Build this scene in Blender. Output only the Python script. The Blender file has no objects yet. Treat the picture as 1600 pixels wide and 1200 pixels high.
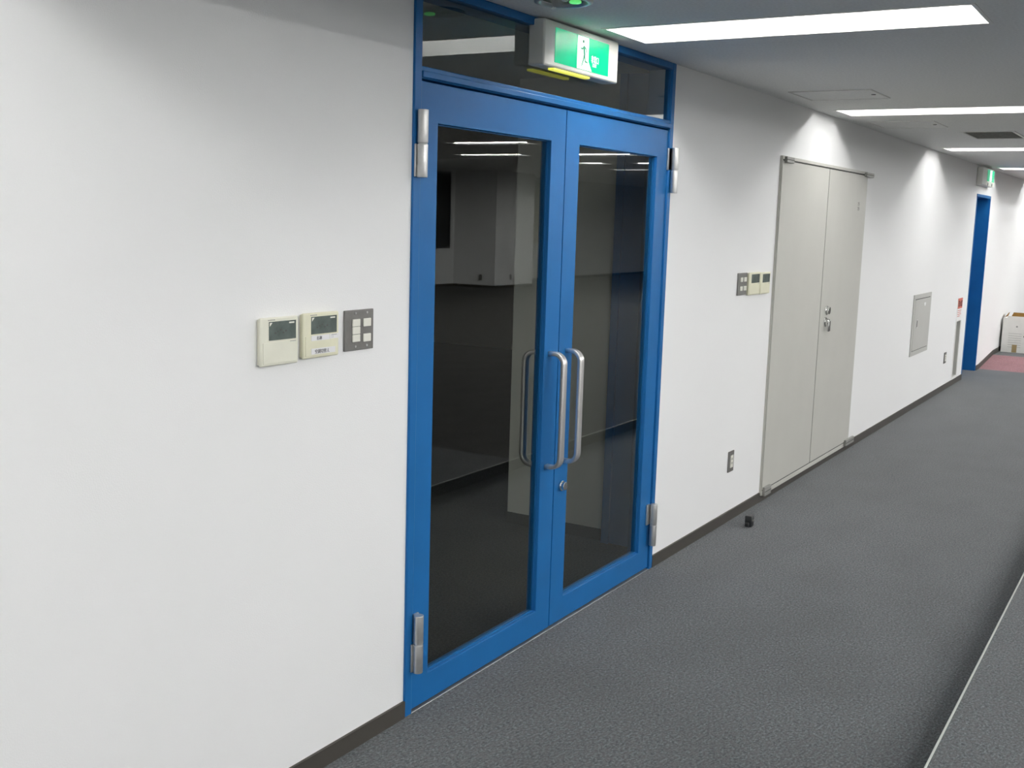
import bpy, bmesh, math, random
from mathutils import Vector, Matrix
random.seed(7)
SC = bpy.context.scene
COL = SC.collection

# ------------------------------------------------------------------ camera
YAW, PIT, ROL = 0.541430731, -0.148811317, 0.0298662469
CAM = Vector((0.0, -2.09208822, 1.66))
_f = Vector((math.cos(PIT)*math.cos(YAW), math.cos(PIT)*math.sin(YAW), math.sin(PIT)))
_r = Vector((math.sin(YAW), -math.cos(YAW), 0)); _u = _r.cross(_f)
_r2 = math.cos(ROL)*_r + math.sin(ROL)*_u
_u2 = -math.sin(ROL)*_r + math.cos(ROL)*_u
cd = bpy.data.cameras.new('camera'); co = bpy.data.objects.new('camera', cd); COL.objects.link(co)
cd.sensor_width = 36; cd.lens = 1742.79787/1600*36; cd.clip_start = 0.05; cd.clip_end = 200
m = Matrix.Identity(4)
for i in range(3):
    m[i][0] = _r2[i]; m[i][1] = _u2[i]; m[i][2] = -_f[i]; m[i][3] = CAM[i]
co.matrix_world = m
SC.camera = co

# ------------------------------------------------------------------ world, exposure
w = bpy.data.worlds.new('world'); SC.world = w; w.use_nodes = True
w.node_tree.nodes['Background'].inputs[0].default_value = (0.004, 0.004, 0.005, 1)
w.node_tree.nodes['Background'].inputs[1].default_value = 1.0
SC.view_settings.view_transform = 'Standard'
SC.view_settings.look = 'None'
SC.view_settings.gamma = 1
SC.view_settings.use_curve_mapping = False
SC.view_settings.exposure = 0.0
TUBE = 66.0            # strength of the fluorescent tubes over the corridor
TUBE_OFFICE = 224.0

# ------------------------------------------------------------------ materials
MATS = {}
def srgb(r, g, b):
    f = lambda v: (v/255/12.92) if v/255 <= 0.04045 else ((v/255+0.055)/1.055)**2.4
    return (f(r), f(g), f(b), 1)
def mat(name, col, rough=0.5, metal=0.0, emit=None, estr=0.0, spec=0.5, bump=None, var=None, coat=0.0):
    """col linear rgba; bump=(scale,strength,distance); var=(scale,amount)"""
    M = bpy.data.materials.new(name); M.use_nodes = True
    nt = M.node_tree; b = nt.nodes['Principled BSDF']
    b.inputs['Base Color'].default_value = col
    b.inputs['Roughness'].default_value = rough
    b.inputs['Metallic'].default_value = metal
    b.inputs['Specular IOR Level'].default_value = spec
    b.inputs['Coat Weight'].default_value = coat
    tc = nt.nodes.new('ShaderNodeTexCoord')
    if emit:
        b.inputs['Emission Color'].default_value = emit
        b.inputs['Emission Strength'].default_value = estr
    if var:
        n = nt.nodes.new('ShaderNodeTexNoise'); n.inputs['Scale'].default_value = var[0]; n.inputs['Detail'].default_value = 3
        nt.links.new(tc.outputs['Object'], n.inputs['Vector'])
        cr = nt.nodes.new('ShaderNodeValToRGB')
        k = var[1]
        cr.color_ramp.elements[0].position = 0.3; cr.color_ramp.elements[1].position = 0.7
        cr.color_ramp.elements[0].color = tuple(c*(1-k) for c in col[:3])+(1,)
        cr.color_ramp.elements[1].color = tuple(min(1, c*(1+k)) for c in col[:3])+(1,)
        nt.links.new(n.outputs['Fac'], cr.inputs['Fac']); nt.links.new(cr.outputs['Color'], b.inputs['Base Color'])
    if bump:
        n = nt.nodes.new('ShaderNodeTexNoise'); n.inputs['Scale'].default_value = bump[0]; n.inputs['Detail'].default_value = 2
        nt.links.new(tc.outputs['Object'], n.inputs['Vector'])
        bp = nt.nodes.new('ShaderNodeBump'); bp.inputs['Strength'].default_value = bump[1]; bp.inputs['Distance'].default_value = bump[2]
        nt.links.new(n.outputs['Fac'], bp.inputs['Height']); nt.links.new(bp.outputs['Normal'], b.inputs['Normal'])
    MATS[name] = M
    return M

def carpet(name, dark, mid, light, warm, sheen=0.25):
    M = bpy.data.materials.new(name); M.use_nodes = True
    nt = M.node_tree; b = nt.nodes['Principled BSDF']; b.inputs['Roughness'].default_value = 0.95
    b.inputs['Specular IOR Level'].default_value = 0.1
    b.inputs['Sheen Weight'].default_value = sheen; b.inputs['Sheen Roughness'].default_value = 0.5
    tc = nt.nodes.new('ShaderNodeTexCoord')
    mp = nt.nodes.new('ShaderNodeMapping'); mp.inputs['Scale'].default_value = (1.0, 1.5, 1.0)
    mp.inputs['Rotation'].default_value = (0, 0, 0.3)
    nt.links.new(tc.outputs['Object'], mp.inputs['Vector'])
    n1 = nt.nodes.new('ShaderNodeTexNoise'); n1.inputs['Scale'].default_value = 80; n1.inputs['Detail'].default_value = 5; n1.inputs['Roughness'].default_value = 0.8
    n2 = nt.nodes.new('ShaderNodeTexNoise'); n2.inputs['Scale'].default_value = 37; n2.inputs['Detail'].default_value = 3
    n3 = nt.nodes.new('ShaderNodeTexNoise'); n3.inputs['Scale'].default_value = 2.2; n3.inputs['Detail'].default_value = 2
    for n in (n1, n2, n3): nt.links.new(mp.outputs['Vector'], n.inputs['Vector'])
    cr = nt.nodes.new('ShaderNodeValToRGB'); e = cr.color_ramp.elements
    e[0].position = 0.37; e[0].color = dark; e[1].position = 0.63; e[1].color = light
    x = e.new(0.5); x.color = mid
    nt.links.new(n1.outputs['Fac'], cr.inputs['Fac'])
    cr2 = nt.nodes.new('ShaderNodeValToRGB'); e = cr2.color_ramp.elements
    e[0].position = 0.42; e[0].color = (0, 0, 0, 1); e[1].position = 0.62; e[1].color = (0.5, 0.5, 0.5, 1)
    nt.links.new(n2.outputs['Fac'], cr2.inputs['Fac'])
    mx = nt.nodes.new('ShaderNodeMix'); mx.data_type = 'RGBA'
    nt.links.new(cr2.outputs['Color'], mx.inputs[0]); nt.links.new(cr.outputs['Color'], mx.inputs[6]); mx.inputs[7].default_value = warm
    mr = nt.nodes.new('ShaderNodeMapRange'); mr.inputs[1].default_value = 0.35; mr.inputs[2].default_value = 0.65
    mr.inputs[3].default_value = 0.92; mr.inputs[4].default_value = 1.08
    nt.links.new(n3.outputs['Fac'], mr.inputs[0])
    mu = nt.nodes.new('ShaderNodeMix'); mu.data_type = 'RGBA'; mu.blend_type = 'MULTIPLY'; mu.inputs[0].default_value = 1
    nt.links.new(mx.outputs[2], mu.inputs[6]); nt.links.new(mr.outputs[0], mu.inputs[7])
    nt.links.new(mu.outputs[2], b.inputs['Base Color'])
    bp = nt.nodes.new('ShaderNodeBump'); bp.inputs['Strength'].default_value = 0.5; bp.inputs['Distance'].default_value = 0.004
    nt.links.new(n1.outputs['Fac'], bp.inputs['Height']); nt.links.new(bp.outputs['Normal'], b.inputs['Normal'])
    MATS[name] = M
    return M

def glass(name, tint, k):
    """thin pane: both surfaces' reflection taken at the outer face"""
    M = bpy.data.materials.new(name); M.use_nodes = True
    nt = M.node_tree; nt.nodes.clear()
    out = nt.nodes.new('ShaderNodeOutputMaterial')
    tr = nt.nodes.new('ShaderNodeBsdfTransparent'); tr.inputs[0].default_value = tint
    tr2 = nt.nodes.new('ShaderNodeBsdfTransparent')
    gl = nt.nodes.new('ShaderNodeBsdfGlossy'); gl.inputs['Roughness'].default_value = 0.0; gl.inputs['Color'].default_value = (0.95, 0.97, 0.95, 1)
    fr = nt.nodes.new('ShaderNodeFresnel'); fr.inputs['IOR'].default_value = 1.5
    ml = nt.nodes.new('ShaderNodeMath'); ml.operation = 'MULTIPLY'; ml.use_clamp = True; ml.inputs[1].default_value = k
    nt.links.new(fr.outputs[0], ml.inputs[0])
    mx = nt.nodes.new('ShaderNodeMixShader'); nt.links.new(ml.outputs[0], mx.inputs[0])
    nt.links.new(tr.outputs[0], mx.inputs[1]); nt.links.new(gl.outputs[0], mx.inputs[2])
    ge = nt.nodes.new('ShaderNodeNewGeometry')
    mb = nt.nodes.new('ShaderNodeMixShader'); nt.links.new(ge.outputs['Backfacing'], mb.inputs[0])
    nt.links.new(mx.outputs[0], mb.inputs[1]); nt.links.new(tr2.outputs[0], mb.inputs[2])
    nt.links.new(mb.outputs[0], out.inputs[0])
    MATS[name] = M
    return M

wall_m   = mat('vinyl_wallpaper', (0.84, 0.842, 0.840, 1), 0.75, spec=0.25, bump=(260, 0.25, 0.002), var=(0.7, 0.012))
ceil_m   = mat('ceiling_board', (0.87, 0.875, 0.87, 1), 0.9, spec=0.15, bump=(180, 0.3, 0.002), var=(90, 0.05))
carpet_m = carpet('grey_carpet', (0.012, 0.017, 0.018, 1), (0.063, 0.074, 0.078, 1), (0.175, 0.193, 0.202, 1), (0.088, 0.082, 0.086, 1), 0.2)
carpet_d = carpet('dark_carpet', (0.030, 0.032, 0.031, 1), (0.052, 0.052, 0.050, 1), (0.10, 0.098, 0.092, 1), (0.07, 0.062, 0.053, 1), 0.05)
carpet_p = carpet('pink_carpet', (0.17, 0.075, 0.09, 1), (0.28, 0.135, 0.15, 1), (0.41, 0.22, 0.24, 1), (0.30, 0.18, 0.19, 1), 0.08)
skirt_m  = mat('vinyl_skirting', (0.048, 0.043, 0.036, 1), 0.55, var=(3, 0.1))
blue_m   = mat('blue_paint', (0.012, 0.125, 0.345, 1), 0.38, spec=0.22, bump=(60, 0.04, 0.002), var=(6, 0.05))
blue_d   = mat('blue_steel', (0.025, 0.190, 0.560, 1), 0.45, var=(5, 0.05))
glass_m  = glass('door_glass', (0.80, 0.82, 0.76, 1), 1.85)
alu_m    = mat('brushed_aluminium', (0.62, 0.62, 0.61, 1), 0.38, 0.85, var=(40, 0.05))
chrome_m = mat('polished_steel', (0.75, 0.75, 0.74, 1), 0.16, 1.0)
greymetal= mat('grey_steel_plate', (0.19, 0.185, 0.175, 1), 0.5, 0.5, var=(60, 0.06))
greydoor = mat('warm_grey_paint', (0.52, 0.515, 0.475, 1), 0.5, spec=0.35, var=(4, 0.02))
greypanel= mat('panel_grey_paint', (0.50, 0.50, 0.475, 1), 0.5, spec=0.35, var=(5, 0.02))
dkline   = mat('dark_gap', (0.06, 0.06, 0.055, 1), 0.8)
ivory_m  = mat('ivory_plastic', (0.76, 0.755, 0.64, 1), 0.45, var=(20, 0.03))
ivory_y  = mat('yellowed_plastic', (0.75, 0.735, 0.56, 1), 0.45, var=(20, 0.03))
ivory_l  = mat('pale_plastic', (0.78, 0.77, 0.69, 1), 0.4, var=(20, 0.02))
lcd_m    = mat('lcd_glass', (0.10, 0.125, 0.115, 1), 0.25, var=(30, 0.2))
paper_m  = mat('white_paper', (0.80, 0.80, 0.80, 1), 0.7)
ink_m    = mat('black_ink', (0.03, 0.03, 0.035, 1), 0.7)
inkgrey  = mat('grey_ink', (0.33, 0.33, 0.31, 1), 0.7)
red_m    = mat('red_sign_paint', (0.58, 0.13, 0.09, 1), 0.5)
white_m  = mat('white_enamel', (0.82, 0.82, 0.80, 1), 0.5)
hinge_m  = mat('dull_steel', (0.30, 0.30, 0.28, 1), 0.5, 0.3)
satin_m  = mat('satin_steel', (0.82, 0.81, 0.80, 1), 0.33, 0.85)
trough_m = mat('white_reflector', (0.85, 0.85, 0.84, 1), 0.45)
body_m   = mat('white_sign_housing', (0.82, 0.82, 0.76, 1), 0.35)
signface = mat('lit_white_panel', (0.75, 0.78, 0.76, 1), 0.25, emit=(0.9, 1, 0.95, 1), estr=0.75)
signgreen= mat('lit_green_panel', (0.0, 0.35, 0.17, 1), 0.22, emit=(0.0, 0.55, 0.24, 1), estr=0.55)
signfig  = mat('green_figure', (0.0, 0.20, 0.09, 1), 0.3, emit=(0.0, 0.22, 0.10, 1), estr=0.5)
yellow_m = mat('lit_yellow_lens', (0.75, 0.72, 0.15, 1), 0.3, emit=(0.85, 0.85, 0.10, 1), estr=0.9)
led_g    = mat('green_indicator', (0.05, 0.5, 0.12, 1), 0.3, emit=(0.15, 0.8, 0.2, 1), estr=0.8)
tube_m   = mat('fluorescent_tube', (0.9, 0.9, 0.9, 1), 0.4, emit=(1.0, 0.993, 0.98, 1), estr=TUBE)
tube_o   = mat('office_fluorescent_tube', (0.9, 0.9, 0.9, 1), 0.4, emit=(1.0, 0.993, 0.98, 1), estr=TUBE_OFFICE)
vent_m   = mat('vent_mesh', (0.26, 0.26, 0.24, 1), 0.7, var=(300, 0.4))
black_m  = mat('black_rubber', (0.012, 0.014, 0.015, 1), 0.4)
black_w  = mat('night_window_glass', (0.01, 0.011, 0.012, 1), 0.1)
carton_m = mat('white_cardboard', (0.80, 0.80, 0.765, 1), 0.75, var=(12, 0.03))
kraft_m  = mat('brown_cardboard', (0.42, 0.24, 0.06, 1), 0.8, var=(20, 0.08))
tape_m   = mat('brown_tape', (0.36, 0.27, 0.13, 1), 0.5)
nosing_m = mat('pale_metal_nosing', (0.55, 0.58, 0.54, 1), 0.4, 0.3)
blind_m  = mat('cream_blind', (0.55, 0.52, 0.42, 1), 0.7)

# ------------------------------------------------------------------ mesh helpers
def bx(bm, x0, x1, y0, y1, z0, z1, mi=0, bev=0.0, seg=2):
    r = bmesh.ops.create_cube(bm, size=1.0)
    vs = r['verts']
    for v in vs:
        v.co = Vector(((x0+x1)/2 + v.co.x*(x1-x0), (y0+y1)/2 + v.co.y*(y1-y0), (z0+z1)/2 + v.co.z*(z1-z0)))
    fs = {f for v in vs for f in v.link_faces}
    for f in fs: f.material_index = mi
    if bev > 0:
        es = list({e for v in vs for e in v.link_edges})
        rr = bmesh.ops.bevel(bm, geom=es, offset=bev, segments=seg, profile=0.5, affect='EDGES')
        for f in rr['faces']: f.material_index = mi; f.smooth = True
def quad(bm, pts, mi=0):
    f = bm.faces.new([bm.verts.new(p) for p in pts]); f.material_index = mi
    return f
def cyl(bm, c, axis, r, h, n=24, mi=0, r2=None, bev=0.0):
    """cylinder centred at c along axis ('x','y','z')"""
    rr = bmesh.ops.create_cone(bm, cap_ends=True, segments=n, radius1=r, radius2=r if r2 is None else r2, depth=h)
    vs = rr['verts']
    fs = {f for v in vs for f in v.link_faces}
    for f in fs:
        f.material_index = mi
        f.smooth = len(f.verts) == 4
    if bev:
        es = list({e for f in fs if len(f.verts) > 4 for e in f.edges})
        q = bmesh.ops.bevel(bm, geom=es, offset=bev, segments=3, profile=0.5, affect='EDGES')
        vs = list({v for f in list(fs)+q['faces'] if f.is_valid for v in f.verts})
        for f in q['faces']: f.material_index = mi; f.smooth = True
    R = {'z': Matrix.Identity(3), 'x': Matrix.Rotation(math.pi/2, 3, 'Y'), 'y': Matrix.Rotation(-math.pi/2, 3, 'X')}[axis]
    for v in vs: v.co = R @ v.co + Vector(c)
def sweep(bm, pts, prof, mi=0, up=Vector((1, 0, 0))):
    """sweep profile [(a,b)] along pts; a along 'up' (constant, perpendicular to the path plane), b along the in-plane normal"""
    rings = []
    n = len(pts)
    for i, p in enumerate(pts):
        t = (pts[min(i+1, n-1)] - pts[max(i-1, 0)]).normalized()
        nn = up.cross(t).normalized()
        rings.append([bm.verts.new(p + up*a + nn*b) for a, b in prof])
    k = len(prof)
    for i in range(n-1):
        for j in range(k):
            f = bm.faces.new([rings[i][j], rings[i][(j+1) % k], rings[i+1][(j+1) % k], rings[i+1][j]]); f.material_index = mi; f.smooth = True
    bm.faces.new(rings[0][::-1]); bm.faces.new(rings[-1])
def obj(name, bm, mats, parent=None, norm=True, origin=None):
    if norm: bmesh.ops.recalc_face_normals(bm, faces=bm.faces)
    me = bpy.data.meshes.new(name)
    o = bpy.data.objects.new(name, me); COL.objects.link(o)
    if parent is not None:
        o.parent = parent
        off = parent.matrix_basis.translation if parent.parent is None else parent.parent.matrix_basis.translation
        bmesh.ops.translate(bm, verts=bm.verts, vec=-Vector(off))
    elif origin is not None:
        o.location = origin
        bmesh.ops.translate(bm, verts=bm.verts, vec=-Vector(origin))
    bm.to_mesh(me); bm.free()
    for x in (mats if isinstance(mats, (list, tuple)) else [mats]): me.materials.append(x)
    return o
def nb(): return bmesh.new()
def tag(o, label=None, cat=None, group=None, kind=None):
    if label: o['label'] = label
    if cat: o['category'] = cat
    if group: o['group'] = group
    if kind: o['kind'] = kind
    return o
def thing(name, loc, label, cat, group=None, kind=None):
    o = bpy.data.objects.new(name, None); COL.objects.link(o); o.location = loc; o.empty_display_size = 0.05
    return tag(o, label, cat, group, kind)
def boxobj(name, dims, mats, parent=None, bev=0.0, origin=None):
    b = nb(); bx(b, *dims, bev=bev); return obj(name, b, mats, parent, origin=origin)
def text_mesh(bm, s, size, x, y, z, mi=0, extrude=0.0006, space=1.0, align='LEFT', scale_x=1.0):
    """writing on a face that looks towards -y, reading along +x"""
    cu = bpy.data.curves.new('writing', 'FONT'); cu.body = s; cu.size = size; cu.extrude = extrude
    cu.space_character = space; cu.align_x = align; cu.resolution_u = 3
    o = bpy.data.objects.new('writing', cu); COL.objects.link(o)
    dg = bpy.context.evaluated_depsgraph_get(); dg.update()
    me = bpy.data.meshes.new_from_object(o.evaluated_get(dg))
    me.transform(Matrix.Translation((x, y, z)) @ Matrix.Diagonal((scale_x, 1, 1, 1)) @ Matrix.Rotation(math.pi/2, 4, 'X'))
    n0 = len(bm.faces); bm.from_mesh(me); bm.faces.ensure_lookup_table()
    for f in bm.faces[n0:]: f.material_index = mi
    bpy.data.objects.remove(o); bpy.data.curves.remove(cu); bpy.data.meshes.remove(me)

# ------------------------------------------------------------------ dimensions (metres)
CZ = 2.367            # corridor ceiling
OZ = 2.65             # office ceiling
FZ = 0.075            # raised office floor
EDGE = -1.567         # edge of the raised floor
DX0, DX1 = 2.837, 4.831
BX0, BX1 = 13.265, 14.24
XA, XB = -6.0, 31.5
YB = -12.1

# ------------------------------------------------------------------ setting
def wall_xz(bm, x0, x1, z0, z1, holes, y0, y1):
    xs = sorted({x0, x1} | {h[0] for h in holes} | {h[1] for h in holes})
    zs = sorted({z0, z1} | {h[2] for h in holes} | {h[3] for h in holes})
    xs = [x for x in xs if x0 <= x <= x1]; zs = [z for z in zs if z0 <= z <= z1]
    for a, b in zip(xs, xs[1:]):
        for c, d in zip(zs, zs[1:]):
            mx, mz = (a+b)/2, (c+d)/2
            if any(h[0] < mx < h[1] and h[2] < mz < h[3] for h in holes): continue
            quad(bm, [(a, y0, c), (b, y0, c), (b, y0, d), (a, y0, d)])
            quad(bm, [(a, y1, d), (b, y1, d), (b, y1, c), (a, y1, c)])
    for h in holes:
        a, b, c, d = h
        quad(bm, [(a, y0, c), (a, y0, d), (a, y1, d), (a, y1, c)])
        quad(bm, [(b, y1, c), (b, y1, d), (b, y0, d), (b, y0, c)])
        if d < z1: quad(bm, [(a, y0, d), (b, y0, d), (b, y1, d), (a, y1, d)])
        if c > z0: quad(bm, [(a, y1, c), (b, y1, c), (b, y0, c), (a, y0, c)])
RX0, RX1, RZ0, RZ1 = 12.665, 12.92, 0.085, 0.692      # recess by the blue door
b = nb()
wall_xz(b, XA, XB, 0.0, CZ, [(DX0, DX1, 0.0, CZ), (BX0, BX1, 0.0, 2.062), (RX0, RX1, RZ0, RZ1)], 0.0, 0.12)
tag(obj('wall_left', b, wall_m, norm=False), 'long white papered corridor wall holding the doors', 'wall', kind='structure')

# floor: lower corridor carpet, riser, raised office carpet
RS, RE = 14.45, 15.55
b = nb()
quad(b, [(XA, EDGE, 0), (RS, EDGE, 0), (RS, 0, 0), (XA, 0, 0)])
quad(b, [(XA, EDGE, 0), (XA, EDGE, FZ), (6.2, EDGE, FZ), (6.2, EDGE, 0)])
quad(b, [(6.2, EDGE, 0), (6.2, EDGE, FZ), (RE, EDGE, FZ), (RE, EDGE, 0)], 1)
quad(b, [(XA, YB-1, FZ), (6.2, YB-1, FZ), (6.2, EDGE, FZ), (XA, EDGE, FZ)])
quad(b, [(6.2, YB-1, FZ), (XB, YB-1, FZ), (XB, EDGE, FZ), (6.2, EDGE, FZ)], 1)
quad(b, [(RE, EDGE, FZ), (XB, EDGE, FZ), (XB, 0, FZ), (RE, 0, FZ)])
quad(b, [(DX0, 0, 0), (DX1, 0, 0), (DX1, 0.12, 0), (DX0, 0.12, 0)], 1)
quad(b, [(BX0, 0, 0), (BX1, 0, 0), (BX1, 0.25, 0), (BX0, 0.25, 0)])
quad(b, [(-3, 0.12, 0), (12, 0.12, 0), (12, 14, 0), (-3, 14, 0)], 1)
tag(obj('floor', b, [carpet_m, carpet_d], norm=False), 'grey heathered carpet of the corridor', 'floor', kind='structure')
b = nb()
quad(b, [(RS, EDGE, 0), (RE, EDGE, FZ), (RE, 0, FZ), (RS, 0, 0)])
quad(b, [(RS, EDGE, 0), (RE, EDGE, 0), (RE, EDGE, FZ)])
tag(obj('floor_ramp', b, carpet_p, norm=False), 'pink carpeted ramp at the far end of the corridor', 'floor', kind='structure')
b = nb()
bx(b, XA, RE, EDGE-0.004, EDGE+0.003, FZ-0.006, FZ+0.002, bev=0.001)
tag(obj('trim_1', b, nosing_m), 'pale metal strip along the raised floor edge', 'edge strip', kind='structure')

# ceiling with slots for the recessed fittings
LW, LL = 0.36, 1.29
LXS = [4.05, 7.22, 10.67, 13.97, 17.3, 0.77, -2.5]
LY0, LY1 = -0.125-LL, -0.125
VENT = (8.76, 9.42, -0.905, -0.575)
slots = [(x-LW/2, x+LW/2, LY0, LY1) for x in LXS] + [VENT, (3.335-.062, 3.335+.062, -0.24-.062, -0.24+.062)]
OFFICE = [(13.2, -6.9), (15.75, -8.5), (15.75, -6.58), (18.2, -8.27), (18.2, -6.4), (20.4, -7.95)]
HIDDEN_FILL = [(-4.0, -3.6), (-0.8, -5.0), (2.4, -3.9), (5.6, -4.5), (-4.0, -5.6), (-0.8, -7.2), (2.4, -6.1), (5.6, -6.6), (-2.4, -8.8), (1.6, -8.2), (5.6, -9.0)]
HIDDEN_FILL += [(8.4, -5.4), (8.8, -7.6), (10.9, -4.7), (11.4, -8.4), (13.4, -3.5), (13.9, -9.9), (16.2, -4.3), (16.4, -3.0), (19.4, -5.7), (19.4, -3.6), (22.8, -7.2), (22.8, -4.6)]   # centres, fittings along x; unseen, added to brighten the corridor
def ceil_xy(bm, x0, x1, y0, y1, z, holes):
    xs = sorted({x0, x1} | {v for h in holes for v in h[:2]}); ys = sorted({y0, y1} | {v for h in holes for v in h[2:]})
    for a, c in zip(xs, xs[1:]):
        for d, e in zip(ys, ys[1:]):
            mx, my = (a+c)/2, (d+e)/2
            if any(h[0] < mx < h[1] and h[2] < my < h[3] for h in holes): continue
            quad(bm, [(a, d, z), (a, e, z), (c, e, z), (c, d, z)])
SOF = -1.64
b = nb()
ceil_xy(b, XA, XB, SOF, 0.12, CZ, slots)
quad(b, [(XA, SOF, CZ), (XB, SOF, CZ), (XB, SOF, OZ), (XA, SOF, OZ)])
ceil_xy(b, XA, XB, YB-1, SOF, OZ, [(x-LW/2, x+LW/2, y, y+LL) for x, y in OFFICE]+[(x-LL/2, x+LL/2, y-LW/2, y+LW/2) for x, y in HIDDEN_FILL])
quad(b, [(-3, 0.12, CZ), (-3, 14, CZ), (12, 14, CZ), (12, 0.12, CZ)])
tag(obj('ceiling', b, ceil_m, norm=False), 'grey ceiling boards over the corridor', 'ceiling', kind='structure')

# office side walls (seen in the door glass)
b = nb()
bx(b, XA, XB, YB-0.15, YB, FZ-0.08, OZ)
bx(b, 20.95, 22.6, YB, YB+1.10, FZ-0.02, OZ)
tag(obj('wall_right', b, wall_m), 'office wall mirrored in the door glass', 'wall', kind='structure')
tag(boxobj('wall_far', (XB, XB+0.15, YB-1, 0.12, 0, OZ), wall_m), 'far end wall of the office', 'wall', kind='structure')
tag(boxobj('wall_near', (XA-0.15, XA, YB-1, 0.12, 0, OZ), wall_m), 'near end wall behind the camera', 'wall', kind='structure')
b = nb()
bx(b, XA, 20.95, YB, YB+0.01, FZ, FZ+0.06); bx(b, 20.94, 20.95, YB, YB+1.11, FZ, FZ+0.06)
bx(b, 20.94, 22.6, YB+1.10, YB+1.11, FZ, FZ+0.06); bx(b, 22.6, XB, YB, YB+0.01, FZ, FZ+0.06)
bx(b, XB-0.01, XB, YB, 0, FZ, FZ+0.06)
tag(obj('baseboard_right', b, skirt_m), 'dark skirting of the office', 'skirting', kind='structure')
def window(n, x0, x1, z0, z1, pane, lab):
    t = thing('window_%d' % n, ((x0+x1)/2, YB, z0), lab, 'window', kind='structure')
    b = nb()
    for d in ((x0, x1, z0, z0+0.05), (x0, x1, z1-0.05, z1), (x0, x0+0.05, z0+.05, z1-.05), (x1-0.05, x1, z0+.05, z1-.05)):
        bx(b, d[0], d[1], YB, YB+0.04, d[2], d[3], bev=0.004)
    obj('window_frame', b, black_m if pane is black_w else white_m, t)
    boxobj('window_pane', (x0+.05, x1-.05, YB+0.005, YB+0.015, z0+.05, z1-.05), pane, t)
window(1, 17.6, 20.74, 0.93, 2.6, black_w, 'dark office window reflected in the left door leaf')
window(2, 24.2, 26.2, 0.97, 2.6, blind_m, 'pale office window reflected beside the door stile')
for i, (x, y, fx) in enumerate(((20.937, -11.37, True), (21.62, YB+1.1005, False))):
    b = nb()
    if fx: bx(b, x, x+0.012, y-0.04, y+0.04, 0.25, 0.37, bev=0.003)
    else: bx(b, x-0.04, x+0.04, y, y+0.012, 0.25, 0.37, bev=0.003)
    tag(obj('wall_outlet', b, greymetal), ['outlet plate on the side of the office column, mirrored in the glass',
        'outlet plate on the front of the office column, mirrored in the glass'][i], 'outlet', group='outlets on the office column')

# dark room behind the glass door
tag(boxobj('wall_vestibule', (5.10, 5.22, 0.12, 0.98, 0, CZ), wall_m), 'white wall end seen through the glass door', 'wall', kind='structure')
tag(boxobj('baseboard_vestibule', (5.092, 5.10, 0.40, 0.985, 0, 0.06), skirt_m), 'dark skirting behind the glass door', 'skirting', kind='structure')
b = nb()
bx(b, 5.06, 5.10, 0.125, 0.165, 0, CZ-0.001); bx(b, 5.06, 5.10, 0.345, 0.385, 0, CZ-0.001); bx(b, 5.075, 5.10, 0.165, 0.345, 0, CZ-0.001)
tag(obj('trim_2', b, blue_d), 'blue steel panel on the wall behind the right leaf', 'panel', kind='structure')
b = nb()
quad(b, [(-3, 14, 0), (12, 14, 0), (12, 14, CZ), (-3, 14, CZ)]); quad(b, [(-3, 0.12, 0), (-3, 14, 0), (-3, 14, CZ), (-3, 0.12, CZ)])
quad(b, [(12, 14, 0), (12, 0.12, 0), (12, 0.12, CZ), (12, 14, CZ)])
tag(obj('wall_back', b, wall_m, norm=False), 'walls of the unlit room behind the glass door', 'wall', kind='structure')

# skirting along the corridor wall
def skirt(bm, pts, h, t=0.009):
    for (x0, z0), (x1, z1) in zip(pts, pts[1:]):
        v = [(x0, 0, z0), (x1, 0, z1), (x1, 0, z1+h), (x0, 0, z0+h)]
        a = [bm.verts.new(p) for p in v]; c = [bm.verts.new((p[0], -t, p[2])) for p in v]
        for q in ((c[0], c[1], c[2], c[3]), (c[3], c[2], a[2], a[3]), (a[0], a[1], c[1], c[0]), (c[0], c[3], a[3], a[0]), (a[1], a[2], c[2], c[1])):
            bm.faces.new(q)
b = nb()
skirt(b, [(XA, 0), (DX0, 0)], 0.058); skirt(b, [(DX1, 0), (6.40, 0)], 0.058); skirt(b, [(6.40, 0), (8.395, 0)], 0.036)
skirt(b, [(8.395, 0), (BX0, 0)], 0.058); skirt(b, [(BX1, 0), (RS, 0), (RE, FZ), (XB, FZ)], 0.058)
tag(obj('baseboard_left', b, skirt_m), 'dark brown-grey vinyl skirting of the corridor wall', 'skirting', kind='structure')

# ------------------------------------------------------------------ door 1: blue double glass door
D = thing('door_1', (3.83, 0, 0), 'blue steel double door with two glass leaves and glass transom', 'door', kind='structure')
FY0, FY1 = -0.008, 0.112
b = nb()
bx(b, DX0, DX0+0.038, FY0, FY1, 0, CZ-0.001, bev=0.003)
bx(b, DX1-0.036, DX1, FY0, FY1, 0, CZ-0.001, bev=0.003)
bx(b, DX0+0.038, DX1-0.036, FY0, FY1, CZ-0.030, CZ-0.001, bev=0.003)
obj('door_frame', b, blue_m, D)
b = nb()
bx(b, DX0+0.038, DX1-0.036, -0.004, FY1, 2.074, 2.112, bev=0.003)
bx(b, DX0+0.038, DX1-0.036, -0.013, -0.0045, 2.077, 2.098, bev=0.003)
obj('transom_bar', b, blue_m, D)
b = nb(); bx(b, DX0+0.040, DX1-0.038, 0.012, 0.018, 2.112, CZ-0.028); tg = obj('transom_glass', b, glass_m, D)
b = nb()
for (x0, x1, z0, z1) in ((DX0+.038, DX0+.046, 2.112, CZ-.03), (DX1-.041, DX1-.036, 2.112, CZ-.03)):
    bx(b, x0, x1, 0.004, 0.0118, z0, z1)
obj('glazing_bead', b, blue_m, D)
boxobj('threshold', (DX0+0.038, DX1-0.036, -0.007, 0.09, 0.0, 0.003), alu_m, D, bev=0.001)

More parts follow.
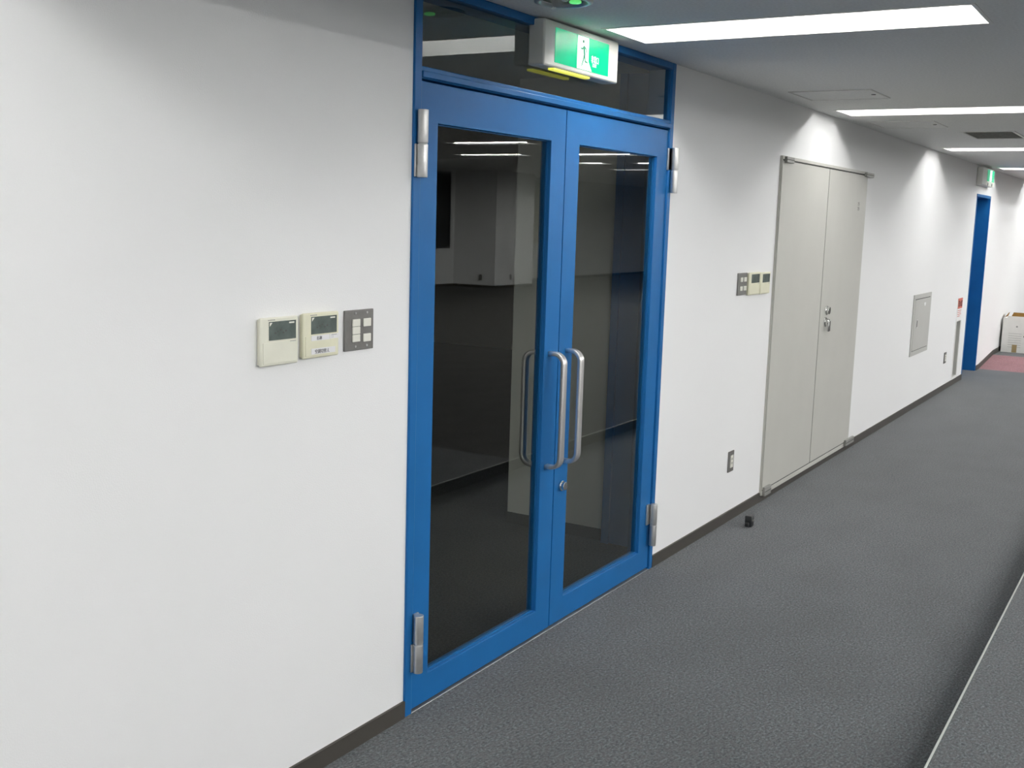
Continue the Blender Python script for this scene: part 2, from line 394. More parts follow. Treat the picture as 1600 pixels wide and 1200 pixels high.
def leaf(x0, x1, gx0, gx1, gz0, gz1, hx, lock):
    z0, z1 = 0.011, 2.068
    y0, y1 = 0.0, 0.045
    b = nb()
    wall_xz(b, x0, x1, z0, z1, [(gx0, gx1, gz0, gz1)], y0, y1)
    for q in ([(x0, y0, z0), (x0, y0, z1), (x0, y1, z1), (x0, y1, z0)], [(x1, y0, z0), (x1, y1, z0), (x1, y1, z1), (x1, y0, z1)],
              [(x0, y0, z1), (x1, y0, z1), (x1, y1, z1), (x0, y1, z1)], [(x0, y0, z0), (x0, y1, z0), (x1, y1, z0), (x1, y0, z0)]): quad(b, q)
    bmesh.ops.remove_doubles(b, verts=b.verts, dist=1e-5)
    bmesh.ops.recalc_face_normals(b, faces=b.faces)
    bmesh.ops.dissolve_limit(b, angle_limit=0.02, verts=b.verts, edges=b.edges)
    sharp = [e for e in b.edges if len(e.link_faces) == 2 and e.calc_face_angle(0) > 1]
    bmesh.ops.bevel(b, geom=sharp, offset=0.002, segments=2, profile=0.5, affect='EDGES')
    L = obj('door_leaf', b, blue_m, D)
    boxobj('glass_pane', (gx0, gx1, 0.020, 0.026, gz0, gz1), glass_m, L)
    b = nb()
    for yy in ((0.014, 0.0198), (0.0262, 0.032)):
        bx(b, gx0, gx0+0.0035, yy[0], yy[1], gz0, gz1); bx(b, gx1-0.0035, gx1, yy[0], yy[1], gz0, gz1)
        bx(b, gx0+0.0035, gx1-0.0035, yy[0], yy[1], gz0, gz0+0.0035); bx(b, gx0+0.0035, gx1-0.0035, yy[0], yy[1], gz1-0.0035, gz1)
    obj('glazing_bead', b, blue_m, L)
    # pull handles front and back
    for sgn, yb in ((-1, y0), (1, y1)):
        b = nb()
        st, R = 0.064, 0.040
        zt, zb = 1.140, 0.692
        pts = [Vector((hx, yb, zt))]
        for i in range(9):
            a = math.pi/2*i/8
            pts.append(Vector((hx, yb+sgn*(st-R+R*math.sin(a)), zt-R+R*math.cos(a))))
        for i in range(9):
            a = math.pi/2*i/8
            pts.append(Vector((hx, yb+sgn*(st-R+R*math.cos(a)), zb+R-R*math.sin(a))))
        pts.append(Vector((hx, yb, zb)))
        hw, ht, rr = 0.0165, 0.0085, 0.0055
        prof = []
        for cx, cy, a0 in ((hw-rr, ht-rr, 0), (-hw+rr, ht-rr, 90), (-hw+rr, -ht+rr, 180), (hw-rr, -ht+rr, 270)):
            for k in range(4):
                a = math.radians(a0+30*k); prof.append((cx+rr*math.cos(a), cy+rr*math.sin(a)))
        sweep(b, pts, prof)
        obj('pull_handle', b, satin_m, L)
    if lock:
        b = nb()
        cyl(b, (3.884, -0.005, 0.590), 'y', 0.021, 0.010, bev=0.002); cyl(b, (3.884, -0.016, 0.590), 'y', 0.0165, 0.014, bev=0.002)
        bx(b, 3.8815, 3.8865, -0.0245, -0.0225, 0.582, 0.598)
        obj('door_lock', b, chrome_m, L)
    return L
leaf(2.879, 3.8225, 2.976, 3.713, 0.109, 1.945, 3.757, False)
leaf(3.8285, 4.791, 3.939, 4.679, 0.109, 1.945, 3.897, True)
def hinge(x, z0, z1, side, plate_low):
    b = nb(); yc = -0.026; r = 0.0170
    zm = (z0+z1)/2
    cyl(b, (x, yc, (z0+zm)/2-0.0008), 'z', r, zm-z0-0.0016, n=28, bev=0.002)
    cyl(b, (x, yc, (z1+zm)/2+0.0008), 'z', r, z1-zm-0.0016, n=28, bev=0.002)
    cyl(b, (x, yc, zm), 'z', r*0.86, 0.006, n=28)
    lo = (z0+0.002, zm-0.001); hi = (zm+0.001, z1-0.002)
    fr, lf = (lo, hi) if plate_low else (lo, hi)
    # frame half below, leaf half above
    bx(b, x+0.001 if side > 0 else x-0.020, x+0.012 if side > 0 else x-0.001, -0.014, -0.0085, lo[0], lo[1], bev=0.0015)
    bx(b, x-0.036 if side > 0 else x+0.001, x-0.001 if side > 0 else x+0.028, -0.008, -0.0004, hi[0], hi[1], bev=0.0015)
    obj('hinge', b, alu_m, D)
hinge(2.858, 1.772, 1.978, -1, True); hinge(2.881, 0.149, 0.348, -1, True)
hinge(4.822, 1.789, 1.992, 1, False); hinge(4.779, 0.127, 0.330, 1, False)

# ------------------------------------------------------------------ door 2: flush grey double door
G = thing('door_2', (7.39, 0, 0.04), 'flush pale grey double cupboard door with corner pivot hinges', 'door', kind='structure')
gx0, gx1 = 6.408, 8.388
b = nb()
bx(b, gx0, gx1, -0.017, 0.0, 2.036, 2.056, bev=0.002); bx(b, gx0, gx0+0.018, -0.012, 0, 0.066, 2.036); bx(b, gx1-0.018, gx1, -0.012, 0, 0.066, 2.036)
bx(b, gx0, gx1, -0.016, 0, 0.038, 0.066, bev=0.002)
obj('door_frame', b, greydoor, G)
boxobj('door_gap', (gx0+.018, gx1-.018, -0.0128, -0.0005, 0.066, 2.034), dkline, G)
for k, (x0, x1) in enumerate(((gx0+0.003, 7.384), (7.397, gx1-0.004))):
    b = nb(); bx(b, x0, x1, -0.0165, -0.013, 0.074, 2.028, bev=0.001)
    L = obj('door_leaf', b, greydoor, G)
    if k:
        b = nb()
        cyl(b, (7.535, -0.0205, 1.098), 'y', 0.032, 0.008, bev=0.002); cyl(b, (7.535, -0.0325, 1.098), 'y', 0.026, 0.018, bev=0.003)
        obj('door_lock', b, chrome_m, L)
        b = nb()
        cyl(b, (7.520, -0.0205, 1.020), 'y', 0.033, 0.008, bev=0.002); cyl(b, (7.520, -0.0345, 1.020), 'y', 0.024, 0.022, bev=0.003)
        bx(b, 7.500, 7.540, -0.0525, -0.0385, 0.958, 1.034, bev=0.005)
        obj('turn_handle', b, chrome_m, L)
        b = nb(); text_mesh(b, '25', 0.034, 8.155, -0.0171, 1.812, space=1.1, scale_x=1.5); text_mesh(b, '25', 0.034, 8.155, -0.0171, 1.778, space=1.1, scale_x=1.5)
        obj('door_number', b, inkgrey, L)
for x0, x1, z0, z1 in ((gx0+0.03, gx0+0.165, 2.018, 2.052), (gx1-0.10, gx1+0.11, 2.020, 2.050), (gx0+0.012, gx0+0.125, 0.036, 0.090), (gx1-0.125, gx1+0.10, 0.046, 0.090)):
    b = nb()
    bx(b, x0, x1, -0.034, -0.0175, z0, z1, bev=0.002)
    bx(b, x0+0.01, x1-0.01, -0.0175, -0.0005, z0+(z1-z0)*0.30, z1-(z1-z0)*0.30, bev=0.001)
    bx(b, x0-0.001, x1+0.001, -0.0345, -0.033, (z0+z1)/2-0.002, (z0+z1)/2+0.002, mi=1)
    obj('pivot_hinge', b, [hinge_m, dkline], G)

# ------------------------------------------------------------------ door 3: blue door far along
B3 = thing('door_3', ((BX0+BX1)/2, 0, 0), 'narrow-looking blue steel door recessed far along the corridor', 'door', kind='structure')
b = nb()
bx(b, BX0, BX0+0.03, -0.004, 0.20, 0, 2.061); bx(b, BX1-0.03, BX1, -0.004, 0.20, 0, 2.061); bx(b, BX0+0.03, BX1-0.03, -0.004, 0.20, 2.031, 2.061)
obj('door_frame', b, blue_m, B3)
boxobj('door_leaf', (BX0+0.032, BX1-0.032, 0.15, 0.19, 0.006, 2.029), blue_m, B3, bev=0.002)
b = nb(); cyl(b, (BX0+0.1, 0.135, 1.0), 'y', 0.012, 0.03); cyl(b, (BX0+0.1, 0.112, 1.0), 'y', 0.028, 0.03, bev=0.006)
obj('door_knob', b, chrome_m, B3)

# ------------------------------------------------------------------ ceiling lights
def light(x, y0, z, tm, label, group, turn=0.0, d=0.115, ht=0.082):
    t = thing('ceiling_light', (x, y0+LL/2, z), label, 'ceiling light', group); t.rotation_euler.z = turn
    x0, x1, y1 = x-LW/2, x+LW/2, y0+LL
    b = nb()
    e = 0.001
    P = lambda a, c, zz: (a, c, zz)
    ins = 0.05
    bot = [(x0+e, y0+e, z), (x1-e, y0+e, z), (x1-e, y1-e, z), (x0+e, y1-e, z)]
    top = [(x0+ins, y0+e, z+d), (x1-ins, y0+e, z+d), (x1-ins, y1-e, z+d), (x0+ins, y1-e, z+d)]
    for i in range(4):
        j = (i+1) % 4
        quad(b, [bot[j], bot[i], top[i], top[j]])
    quad(b, [top[0], top[3], top[2], top[1]])
    # outer skin so the tray has thickness
    s = 0.002
    bo = [(x0+e-s*0.4, y0+e-s*0.4, z+.0005), (x1-e+s*.4, y0+e-s*.4, z+.0005), (x1-e+s*.4, y1-e+s*.4, z+.0005), (x0+e-s*.4, y1-e+s*.4, z+.0005)]
    to = [(x0+ins-s, y0-s, z+d+s), (x1-ins+s, y0-s, z+d+s), (x1-ins+s, y1+s, z+d+s), (x0+ins-s, y1+s, z+d+s)]
    for i in range(4):
        j = (i+1) % 4
        quad(b, [bo[i], bo[j], to[j], to[i]])
    quad(b, to)
    h = obj('housing', b, trough_m, t, norm=False)
    b = nb()
    f = 0.012
    bx(b, x0-f, x0+e, y0-f, y1+f, z-0.003, z-0.0002); bx(b, x1-e, x1+f, y0-f, y1+f, z-0.003, z-0.0002)
    bx(b, x0+e, x1-e, y0-f, y0+e, z-0.003, z-0.0002); bx(b, x0+e, x1-e, y1-e, y1+f, z-0.003, z-0.0002)
    obj('trim_frame', b, white_m, t)
    for yy, s in ((y0+0.035, 1), (y1-0.035, -1)):
        b = nb(); bx(b, x-0.02, x+0.02, yy-0.012, yy+0.012, z+ht-0.027, z+d, bev=0.003)
        obj('lamp_holder', b, white_m, t)
    b = nb(); cyl(b, (x, y0+LL/2, z+ht), 'y', 0.016, LL-0.094, n=16)
    obj('fluorescent_tube', b, tm, t)
    return t
labs = ['largest and nearest ceiling light, beside the green exit sign over the blue glass door',
        'second ceiling light from the camera, above the grey double door',
        'third ceiling light from the camera, just behind the dark ceiling vent',
        'fourth and thinnest-looking ceiling light, touching the far exit sign',
        'farthest ceiling light, at the right edge beyond the far exit sign']
for x, lb in zip(LXS, labs): light(x, LY0, CZ, tube_m, lb, 'recessed lights along the corridor')
for x in LXS[5:]: light(x, LY0, CZ, tube_m, 'corridor ceiling light out of the picture to the left', 'corridor lights left of the picture')
olabs = ['uppermost light line mirrored in the left glass leaf', 'second light line mirrored in the left glass leaf, below the first',
         'upper left light line mirrored in the right glass leaf', 'short lower left light line mirrored in the right glass leaf',
         'short light line at upper right mirrored in the right glass leaf', 'lowest light line mirrored in the right glass leaf']
for (x, y), lb in zip(OFFICE, olabs): light(x, y, OZ, tube_o, lb, 'office lights mirrored in the door glass', 0.0, 0.06, 0.022)
for x, y in HIDDEN_FILL: light(x, y-LL/2, OZ, tube_o, 'unseen office light added to brighten the corridor', 'added unseen office lights', math.pi/2, 0.06, 0.022)

# ------------------------------------------------------------------ exit signs
def figure(bm, cx, cz, H, y, mi):
    def stroke(p, q, w0, w1):
        p = Vector((p[0], p[1])); q = Vector((q[0], q[1])); d = (q-p).normalized(); n = Vector((-d.y, d.x))
        pts = [p+n*w0, p-n*w0, q-n*w1, q+n*w1]
        vs = [bm.verts.new((cx+a.x*H, y, cz+a.y*H)) for a in pts]
        f = bm.faces.new(vs); f.material_index = mi
        if f.normal.y > 0 or True: f.normal_update()
        if f.normal.y > 0: f.normal_flip()
        for c, r in ((p, w0), (q, w1)):
            vs = [bm.verts.new((cx+(c.x+r*math.cos(a))*H, y-0.0001, cz+(c.y+r*math.sin(a))*H)) for a in [2*math.pi*k/10 for k in range(10)]]
            g = bm.faces.new(vs); g.material_index = mi; g.normal_update()
            if g.normal.y > 0: g.normal_flip()
    stroke((-0.03, 0.82), (-0.029, 0.82), 0.052, 0.052)          # head
    stroke((0.02, 0.64), (0.07, 0.42), 0.06, 0.05)               # trunk
    stroke((0.02, 0.66), (-0.10, 0.58), 0.028, 0.024); stroke((-0.10, 0.58), (-0.20, 0.60), 0.024, 0.020)
    stroke((0.04, 0.67), (0.17, 0.60), 0.028, 0.024); stroke((0.17, 0.60), (0.22, 0.48), 0.024, 0.020)
    stroke((0.07, 0.42), (0.12, 0.22), 0.036, 0.030); stroke((0.12, 0.22), (0.27, 0.20), 0.030, 0.022)
    stroke((0.06, 0.42), (-0.01, 0.24), 0.036, 0.030); stroke((-0.01, 0.24), (-0.11, 0.06), 0.030, 0.022)
S = thing('exit_sign', (3.84, -0.03, 2.28), 'green and white exit sign box above the blue glass door', 'exit sign', 'exit signs')
sx0, sx1, sz0, sz1, sy = 3.545, 4.143, 2.198, 2.360, -0.052
boxobj('housing', (sx0, sx1, sy, 0.017, sz0, sz1), body_m, S, bev=0.008)
b = nb()
px0, px1, pz0, pz1 = 3.622, 4.052, 2.216, 2.338
yy = sy-0.0015
bx(b, px0, px1, yy, sy+0.003, pz0, pz1, mi=0)
wx0, wx1 = 3.790, 3.880
bx(b, wx0, wx1, yy-0.0012, yy-0.0002, pz0+0.001, pz1-0.002, mi=1)
quad(b, [(wx0+0.004, yy-0.0013, pz0+0.001), (wx1+0.03, yy-0.0013, pz0+0.001), (wx1+0.0, yy-0.0013, pz0+0.035), (wx0+0.01, yy-0.0013, pz0+0.03)], 1)
figure(b, 3.838, pz0+0.006, 0.118, yy-0.0018, 2)
text_mesh(b, '非常口', 0.030, 3.902, yy-0.001, pz0+0.036, mi=1, scale_x=0.72)
text_mesh(b, 'EXIT', 0.018, 3.916, yy-0.001, pz0+0.020, mi=1, scale_x=0.9)
obj('lit_panel', b, [signgreen, signface, signfig], S, norm=False)
boxobj('guide_lens', (3.632, 3.915, -0.046, -0.020, sz0-0.007, sz0), yellow_m, S, bev=0.002)

S2 = thing('exit_sign', (13.55, -0.03, 2.25), 'small pale exit sign box above the far blue door', 'exit sign', 'exit signs')
boxobj('housing', (13.13, 13.93, -0.065, -0.0005, 2.150, 2.345), body_m, S2, bev=0.01)
b = nb()
bx(b, 13.42, 13.90, -0.0675, -0.064, 2.205, 2.330, mi=0)
bx(b, 13.58, 13.72, -0.0690, -0.0677, 2.206, 2.328, mi=1)
figure(b, 13.65, 2.208, 0.115, -0.0695, 2)
obj('lit_panel', b, [signgreen, signface, signfig], S2, norm=False)
for x in (13.50, 13.78):
    b = nb(); cyl(b, (x, -0.067, 2.175), 'y', 0.018, 0.005, n=12)
    obj('test_switch', b, greymetal, S2)

# ------------------------------------------------------------------ emergency downlight
E = thing('emergency_light', (3.335, -0.24, CZ), 'round emergency downlight in the ceiling at the top edge of the picture', 'emergency light')
ex, ey = 3.335, -0.24
b = nb()
n = 40
prof = [(0.098, 0.0), (0.097, -0.006), (0.086, -0.009), (0.078, -0.007), (0.060, 0.03), (0.035, 0.045), (0.0, 0.048)]
rings = [[b.verts.new((ex+r*math.cos(2*math.pi*k/n), ey+r*math.sin(2*math.pi*k/n), CZ+z)) for k in range(n)] for r, z in prof[:-1]]
for i in range(len(rings)-1):
    for k in range(n):
        f = b.faces.new([rings[i][k], rings[i][(k+1) % n], rings[i+1][(k+1) % n], rings[i+1][k]]); f.smooth = True
b.faces.new(rings[-1])
obj('reflector_ring', b, alu_m, E)
b = nb(); bmesh.ops.create_uvsphere(b, u_segments=16, v_segments=10, radius=0.016)
for v in b.verts: v.co = Vector((v.co.x*1.0+ex+0.01, v.co.y*1.0+ey, v.co.z*0.9+CZ+0.012))
for f in b.faces: f.smooth = True
obj('lamp_bulb', b, white_m, E)
b = nb(); cyl(b, (ex+0.008, ey-0.040, CZ-0.006), 'z', 0.020, 0.008, bev=0.003); obj('indicator_lens', b, led_g, E)
for a in (0.9, 4.0):
    b = nb(); cyl(b, (ex+0.085*math.cos(a), ey+0.085*math.sin(a), CZ-0.008), 'z', 0.007, 0.006, n=12)
    obj('screw', b, chrome_m, E)

# ------------------------------------------------------------------ ceiling hatches, vent
def hatch(x0, x1, y0, y1, label, fm):
    t = thing('inspection_hatch', ((x0+x1)/2, (y0+y1)/2, CZ), label, 'ceiling hatch', 'inspection hatches in the ceiling')
    b = nb(); f = 0.010
    bx(b, x0, x0+f, y0, y1, CZ-0.004, CZ-.0002); bx(b, x1-f, x1, y0, y1, CZ-0.004, CZ-.0002)
    bx(b, x0+f, x1-f, y0, y0+f, CZ-0.004, CZ-.0002); bx(b, x0+f, x1-f, y1-f, y1, CZ-0.004, CZ-.0002)
    obj('hatch_frame', b, fm, t)
    boxobj('hatch_panel', (x0+f+.003, x1-f-.003, y0+f+.003, y1-f-.003, CZ-0.003, CZ-.0002), ceil_m, t)
    b = nb(); cyl(b, ((x0+x1)/2, y0+0.04, CZ-0.004), 'z', 0.012, 0.003, n=14); obj('key_slot', b, dkline, t)
hatch(6.02, 6.45, -0.585, -0.145, 'faint square ceiling hatch between the first and second ceiling lights', alu_m)
hatch(7.86, 8.36, -0.545, -0.110, 'ceiling hatch with painted-in lit edges just beyond the second ceiling light', white_m)  # white frame colour paints in the light its edges catch
V = thing('air_vent', (9.09, -0.74, CZ), 'dark mesh air vent in the ceiling between second and third lights', 'air vent')
x0, x1, y0, y1 = VENT
b = nb(); f = 0.02
bx(b, x0-f, x0, y0-f, y1+f, CZ-0.006, CZ-.0002); bx(b, x1, x1+f, y0-f, y1+f, CZ-0.006, CZ-.0002)
bx(b, x0, x1, y0-f, y0, CZ-0.006, CZ-.0002); bx(b, x0, x1, y1, y1+f, CZ-0.006, CZ-.0002)
obj('vent_frame', b, white_m, V)
b = nb()
k = 22
for i in range(k):
    xx = x0 + (x1-x0)*(i+0.5)/k; bx(b, xx-0.003, xx+0.003, y0, y1, CZ+0.004, CZ+0.012)
for i in range(11):
    yy = y0 + (y1-y0)*(i+0.5)/11; bx(b, x0, x1, yy-0.003, yy+0.003, CZ+0.005, CZ+0.011)
obj('vent_grille', b, vent_m, V)
b = nb()
quad(b, [(x0, y0, CZ+0.12), (x0, y1, CZ+0.12), (x1, y1, CZ+0.12), (x1, y0, CZ+0.12)])
for p, q in (((x0, y0), (x1, y0)), ((x1, y0), (x1, y1)), ((x1, y1), (x0, y1)), ((x0, y1), (x0, y0))):
    quad(b, [(p[0], p[1], CZ), (q[0], q[1], CZ), (q[0], q[1], CZ+.12), (p[0], p[1], CZ+.12)])
obj('vent_duct', b, vent_m, V, norm=False)

# ------------------------------------------------------------------ wall controls
def thermostat(x0, x1, z0, z1, dep, body, label, group, stickers=False, detail=True):
    t = thing('thermostat', ((x0+x1)/2, 0, z0), label, 'thermostat', group)
    W = x1-x0; H = z1-z0
    b = nb(); bx(b, x0+0.004, x1-0.004, -dep*0.5, -0.0005, z0+0.003, z1-0.003, bev=0.003); bx(b, x0, x1, -dep, -dep*0.45, z0, z1, bev=0.004)
    obj('case', b, body, t)
    b = nb(); bx(b, x0+W*0.21, x1-W*0.07, -dep-0.001, -dep+0.002, z0+H*0.53, z0+H*0.915, mi=0)
    if detail:
        s = W*0.07
        xx, zz = x0+W*0.225, z0+H*0.895
        f = quad(b, [(xx, -dep-.0013, zz-s), (xx+s, -dep-.0013, zz), (xx, -dep-.0013, zz)], 1)
        bx(b, x1-W*0.26, x1-W*0.12, -dep-.0013, -dep-.0009, z0+H*0.855, z0+H*0.885, mi=1)
        for i in range(5):
            bx(b, x0+W*(0.36+0.07*i), x0+W*(0.395+0.07*i), -dep-.0013, -dep-.0009, z0+H*(0.66+0.03*(i % 3)), z0+H*(0.69+0.03*(i % 3)), mi=2)
    obj('display', b, [lcd_m, ivory_l, dkline], t, norm=False)
    b = nb(); bx(b, x0+W*0.05, x1-W*0.05, -dep-0.002, -dep+0.001, z0+H*0.05, z0+H*0.49, bev=0.001)
    bx(b, x1-W*0.24, x1-W*0.08, -dep-0.0026, -dep-0.0018, z0+H*0.475, z0+H*0.488, mi=1)
    obj('cover_flap', b, [body, inkgrey], t)
    if detail:
        b = nb()
        for i in range(5): bx(b, x0+W*(0.19+0.038*i), x0+W*(0.216+0.038*i), -dep-.0004, -dep+.0005, z1-H*0.062, z1-H*0.040)
        obj('logo_strip', b, inkgrey, t)
    if stickers:
        y = -dep-0.0025
        b = nb(); bx(b, x0+W*0.20, x0+W*0.71, y, y+.0006, z0+H*0.385, z0+H*0.500); bx(b, x0+W*0.72, x1-W*0.02, y, y+.0006, z0+H*0.395, z0+H*0.505)
        text_mesh(b, '名称', 0.0115, x0+W*0.34, y-.0006, z0+H*0.405, mi=1, extrude=.0002); text_mesh(b, ': :', 0.012, x0+W*0.76, y-.0006, z0+H*0.42, mi=1, extrude=.0002)
        obj('name_sticker', b, [paper_m, ink_m], t)
        b = nb(); bx(b, x0+W*0.20, x1-W*0.12, y, y+.0006, z0+H*0.085, z0+H*0.215)
        text_mesh(b, '空調切替え', 0.0125, x0+W*0.29, y-.0006, z0+H*0.11, mi=1, extrude=.0002)
        obj('instruction_sticker', b, [paper_m, ink_m], t)
    return t
thermostat(2.158, 2.303, 1.246, 1.376, 0.019, ivory_m, 'left ivory thermostat without stickers, near left of the blue door', 'thermostats by the blue door')
thermostat(2.324, 2.474, 1.252, 1.379, 0.019, ivory_y, 'yellowed thermostat with two white stickers, beside the metal switch plate', 'thermostats by the blue door', stickers=True)
thermostat(5.955, 6.137, 1.268, 1.394, 0.017, ivory_y, 'small far thermostat between the switch plate and its twin, left of the grey door', 'thermostats by the grey door', detail=False)
thermostat(6.146, 6.315, 1.266, 1.390, 0.017, ivory_y, 'small far thermostat nearest the edge of the grey door', 'thermostats by the grey door', detail=False)
def switch_plate(x0, x1, z0, z1, buttons, screws, label):
    t = thing('switch_plate', ((x0+x1)/2, 0, z0), label, 'light switch', 'light switch plates')
    W, H = x1-x0, z1-z0
    boxobj('plate', (x0, x1, -0.0075, -0.0004, z0, z1), greymetal, t, bev=0.002)
    for (a, c, d, e) in buttons:
        b = nb(); bx(b, x0+W*a, x0+W*c, -0.0115, -0.0074, z0+H*d, z0+H*e, bev=0.0015)
        obj('rocker', b, ivory_l, t)
    for a, d in screws:
        b = nb(); cyl(b, (x0+W*a, -0.0082, z0+H*d), 'y', 0.0036, 0.002, n=12, bev=0.0006); obj('screw', b, alu_m, t)
switch_plate(2.515, 2.648, 1.2555, 1.3755,
    [(0.24, 0.50, 0.595, 0.775), (0.24, 0.50, 0.405, 0.585), (0.24, 0.50, 0.215, 0.395), (0.62, 0.88, 0.575, 0.775), (0.62, 0.88, 0.195, 0.395)],
    [(0.36, 0.92), (0.76, 0.92), (0.36, 0.10), (0.76, 0.10)], 'grey metal switch plate with five ivory rockers, left of the blue door')
switch_plate(5.808, 5.950, 1.273, 1.394, [(0.22, 0.46, 0.60, 0.80), (0.60, 0.88, 0.60, 0.80), (0.22, 0.46, 0.20, 0.40), (0.60, 0.88, 0.20, 0.40)], [],
    'grey metal switch plate with four rockers, left of the grey door')
def outlet(x0, x1, z0, z1, label):
    t = thing('wall_outlet', ((x0+x1)/2, 0, z0), label, 'wall outlet', 'outlets low on the corridor wall')
    W, H = x1-x0, z1-z0
    boxobj('plate', (x0, x1, -0.007, -0.0004, z0, z1), greymetal, t, bev=0.002)
    b = nb(); bx(b, x0+W*0.30, x1-W*0.22, -0.010, -0.0069, z0+H*0.20, z1-H*0.20, bev=0.001)
    for dz in (0.42, 0.62):
        for dx in (0.44, 0.58): bx(b, x0+W*dx, x0+W*dx+0.003, -0.0105, -0.0098, z0+H*dz-0.006, z0+H*dz+0.006, mi=1)
    obj('socket', b, [ivory_l, dkline], t)
outlet(5.827, 5.910, 0.286, 0.404, 'low wall outlet between the blue glass door and the grey door')
outlet(12.115, 12.225, 0.288, 0.402, 'low wall outlet far off, between the grey wall panel and the recess')

# ------------------------------------------------------------------ inspection panel, recess with sign
P = thing('access_panel', (10.78, 0, 0.51), 'pale grey metal access panel set in the wall past the grey door', 'access panel')
ax0, ax1, az0, az1 = 10.395, 11.165, 0.515, 1.072
b = nb(); f = 0.05
bx(b, ax0, ax0+f, -0.008, -0.0004, az0, az1, bev=.001); bx(b, ax1-f, ax1, -0.008, -0.0004, az0, az1, bev=.001)
bx(b, ax0+f, ax1-f, -0.008, -0.0004, az0, az0+f*.8, bev=.001); bx(b, ax0+f, ax1-f, -0.008, -0.0004, az1-f*.8, az1, bev=.001)
obj('panel_frame', b, white_m if False else greypanel, P)
boxobj('panel_gap', (ax0+f, ax1-f, -0.003, -0.0004, az0+f*.8, az1-f*.8), dkline, P)
d = boxobj('panel_door', (ax0+f+.004, ax1-f-.004, -0.010, -0.0032, az0+f*.8+.007, az1-f*.8-.007), greypanel, P, bev=.001)
b = nb(); bx(b, 10.55, 10.60, -0.0125, -0.0098, 0.765, 0.845, bev=.001); bx(b, 10.565, 10.585, -0.0132, -0.0123, 0.775, 0.835, mi=1); obj('flush_latch', b, [alu_m, dkline], d)
b = nb(); quad(b, [(10.83, -0.0102, 0.985), (10.92, -0.0102, 0.985), (10.90, -0.0102, 0.955), (10.86, -0.0102, 0.955)]); obj('small_sticker', b, paper_m, d, norm=False)

N = thing('trim_3', ((RX0+RX1)/2, 0.05, RZ0), 'tall narrow grey recess with pale rim beside the far blue door', 'wall recess', kind='structure')
b = nb()
bx(b, RX0, RX1, 0.10, 0.118, RZ0, RZ1)
bx(b, RX0, RX0+0.006, 0.0, 0.10, RZ0, RZ1); bx(b, RX1-0.006, RX1, 0.0, 0.10, RZ0, RZ1)
bx(b, RX0+.006, RX1-.006, 0.0, 0.10, RZ0, RZ0+0.006); bx(b, RX0+.006, RX1-.006, 0.0, 0.10, RZ1-0.006, RZ1)
obj('recess_box', b, greypanel, N)
b = nb(); f = 0.025
bx(b, RX0-f, RX0, -0.006, -0.0004, RZ0-f, RZ1+f); bx(b, RX1, RX1+f, -0.006, -0.0004, RZ0-f, RZ1+f)
bx(b, RX0, RX1, -0.006, -0.0004, RZ1, RZ1+f); bx(b, RX0, RX1, -0.006, -0.0004, RZ0-f, RZ0)
obj('rim', b, white_m, N)
Q = thing('notice_sign', (12.79, 0, 0.72), 'small red and white notice on the wall above the narrow recess', 'sign')
b = nb(); bx(b, 12.66, 12.925, -0.004, -0.0004, 0.722, 0.937)
obj('white_board', b, paper_m, Q)
b = nb(); bx(b, 12.66, 12.925, -0.0052, -0.0041, 0.825, 0.937, mi=0)
text_mesh(b, '消火器', 0.075, 12.675, -0.0058, 0.850, mi=1, scale_x=1.05)
obj('red_field', b, [red_m, ink_m], Q)
b = nb()
for z, k in ((0.800, 0.9), (0.780, 0.8), (0.760, 0.9), (0.740, 0.6)): bx(b, 12.68, 12.68+0.23*k, -0.0048, -0.0041, z, z+0.007)
obj('red_line', b, red_m, Q)

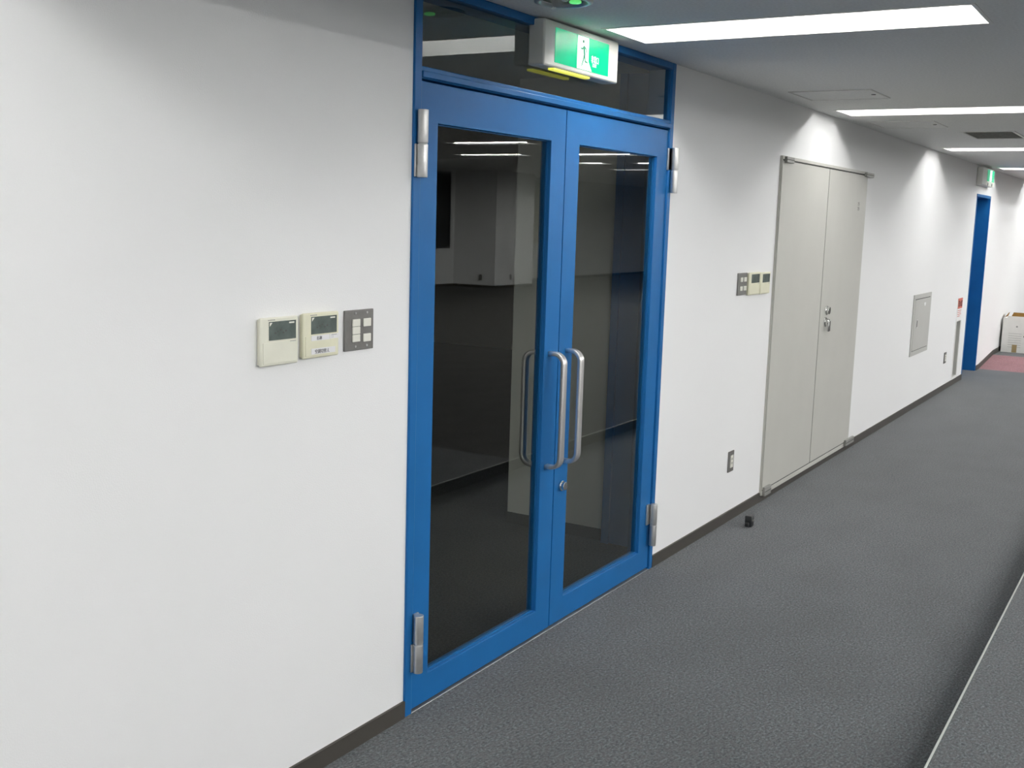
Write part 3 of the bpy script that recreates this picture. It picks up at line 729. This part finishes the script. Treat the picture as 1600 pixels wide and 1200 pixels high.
# ------------------------------------------------------------------ things on the floor
K = thing('door_stop', (5.84, -0.135, 0), 'small black rubber door stop on the carpet near the skirting', 'door stop')
b = nb(); bx(b, 5.822, 5.866, -0.160, -0.120, 0, 0.062, bev=0.005)
bx(b, 5.830, 5.858, -0.163, -0.158, 0.030, 0.040, bev=.001, mi=1)
obj('body', b, [black_m, greymetal], K)
b = nb(); bx(b, 5.800, 5.826, -0.148, -0.128, 0.006, 0.028, bev=0.004); obj('foot', b, black_m, K)

C = thing('carton', (16.25, -0.36, FZ), 'open white cardboard storage carton on the raised floor beyond the pink ramp', 'box')
cx0, cx1, cy0, cy1, cz0, cz1 = 16.03, 16.43, -0.69, -0.03, FZ, 0.528
b = nb(); t = 0.006
bx(b, cx0, cx0+t, cy0, cy1, cz0, cz1); bx(b, cx1-t, cx1, cy0, cy1, cz0, cz1)
bx(b, cx0+t, cx1-t, cy0, cy0+t, cz0, cz1); bx(b, cx0+t, cx1-t, cy1-t, cy1, cz0, cz1); bx(b, cx0+t, cx1-t, cy0+t, cy1-t, cz0, cz0+t)
body = obj('carton_body', b, carton_m, C)
b = nb()
quad(b, [(cx1-t, cy0, cz1), (cx1-t, cy1-.05, cz1), (cx1+.02, cy1-.07, cz1+0.05), (cx1+.02, cy0, cz1+0.05)])
quad(b, [(cx0+.1, cy1-t, cz1), (cx1-t, cy1-t, cz1), (cx1-.04, cy1-.03, cz1+.06), (cx0+.18, cy1-.03, cz1+.05)])
bmesh.ops.solidify(b, geom=b.faces[:], thickness=0.005)
obj('carton_flap', b, kraft_m, C)
boxobj('tape_patch', (cx0-0.001, cx0-0.0002, -0.225, -0.165, cz0+0.002, cz0+0.105), tape_m, body)
b = nb()
for i in range(7):
    z = cz0+0.07+0.03*i; bx(b, cx0-.0008, cx0-.0002, -0.27, -0.11, z, z+.0035)
cyl(b, (cx0-.0006, -0.205, cz0+0.345), 'x', 0.012, 0.001, n=14)
obj('printed_table', b, inkgrey, body)
b = nb(); cyl(b, (cx0-.0008, -0.315, cz0+0.22), 'x', 0.020, 0.001, n=16); obj('hand_hole', b, ink_m, body)
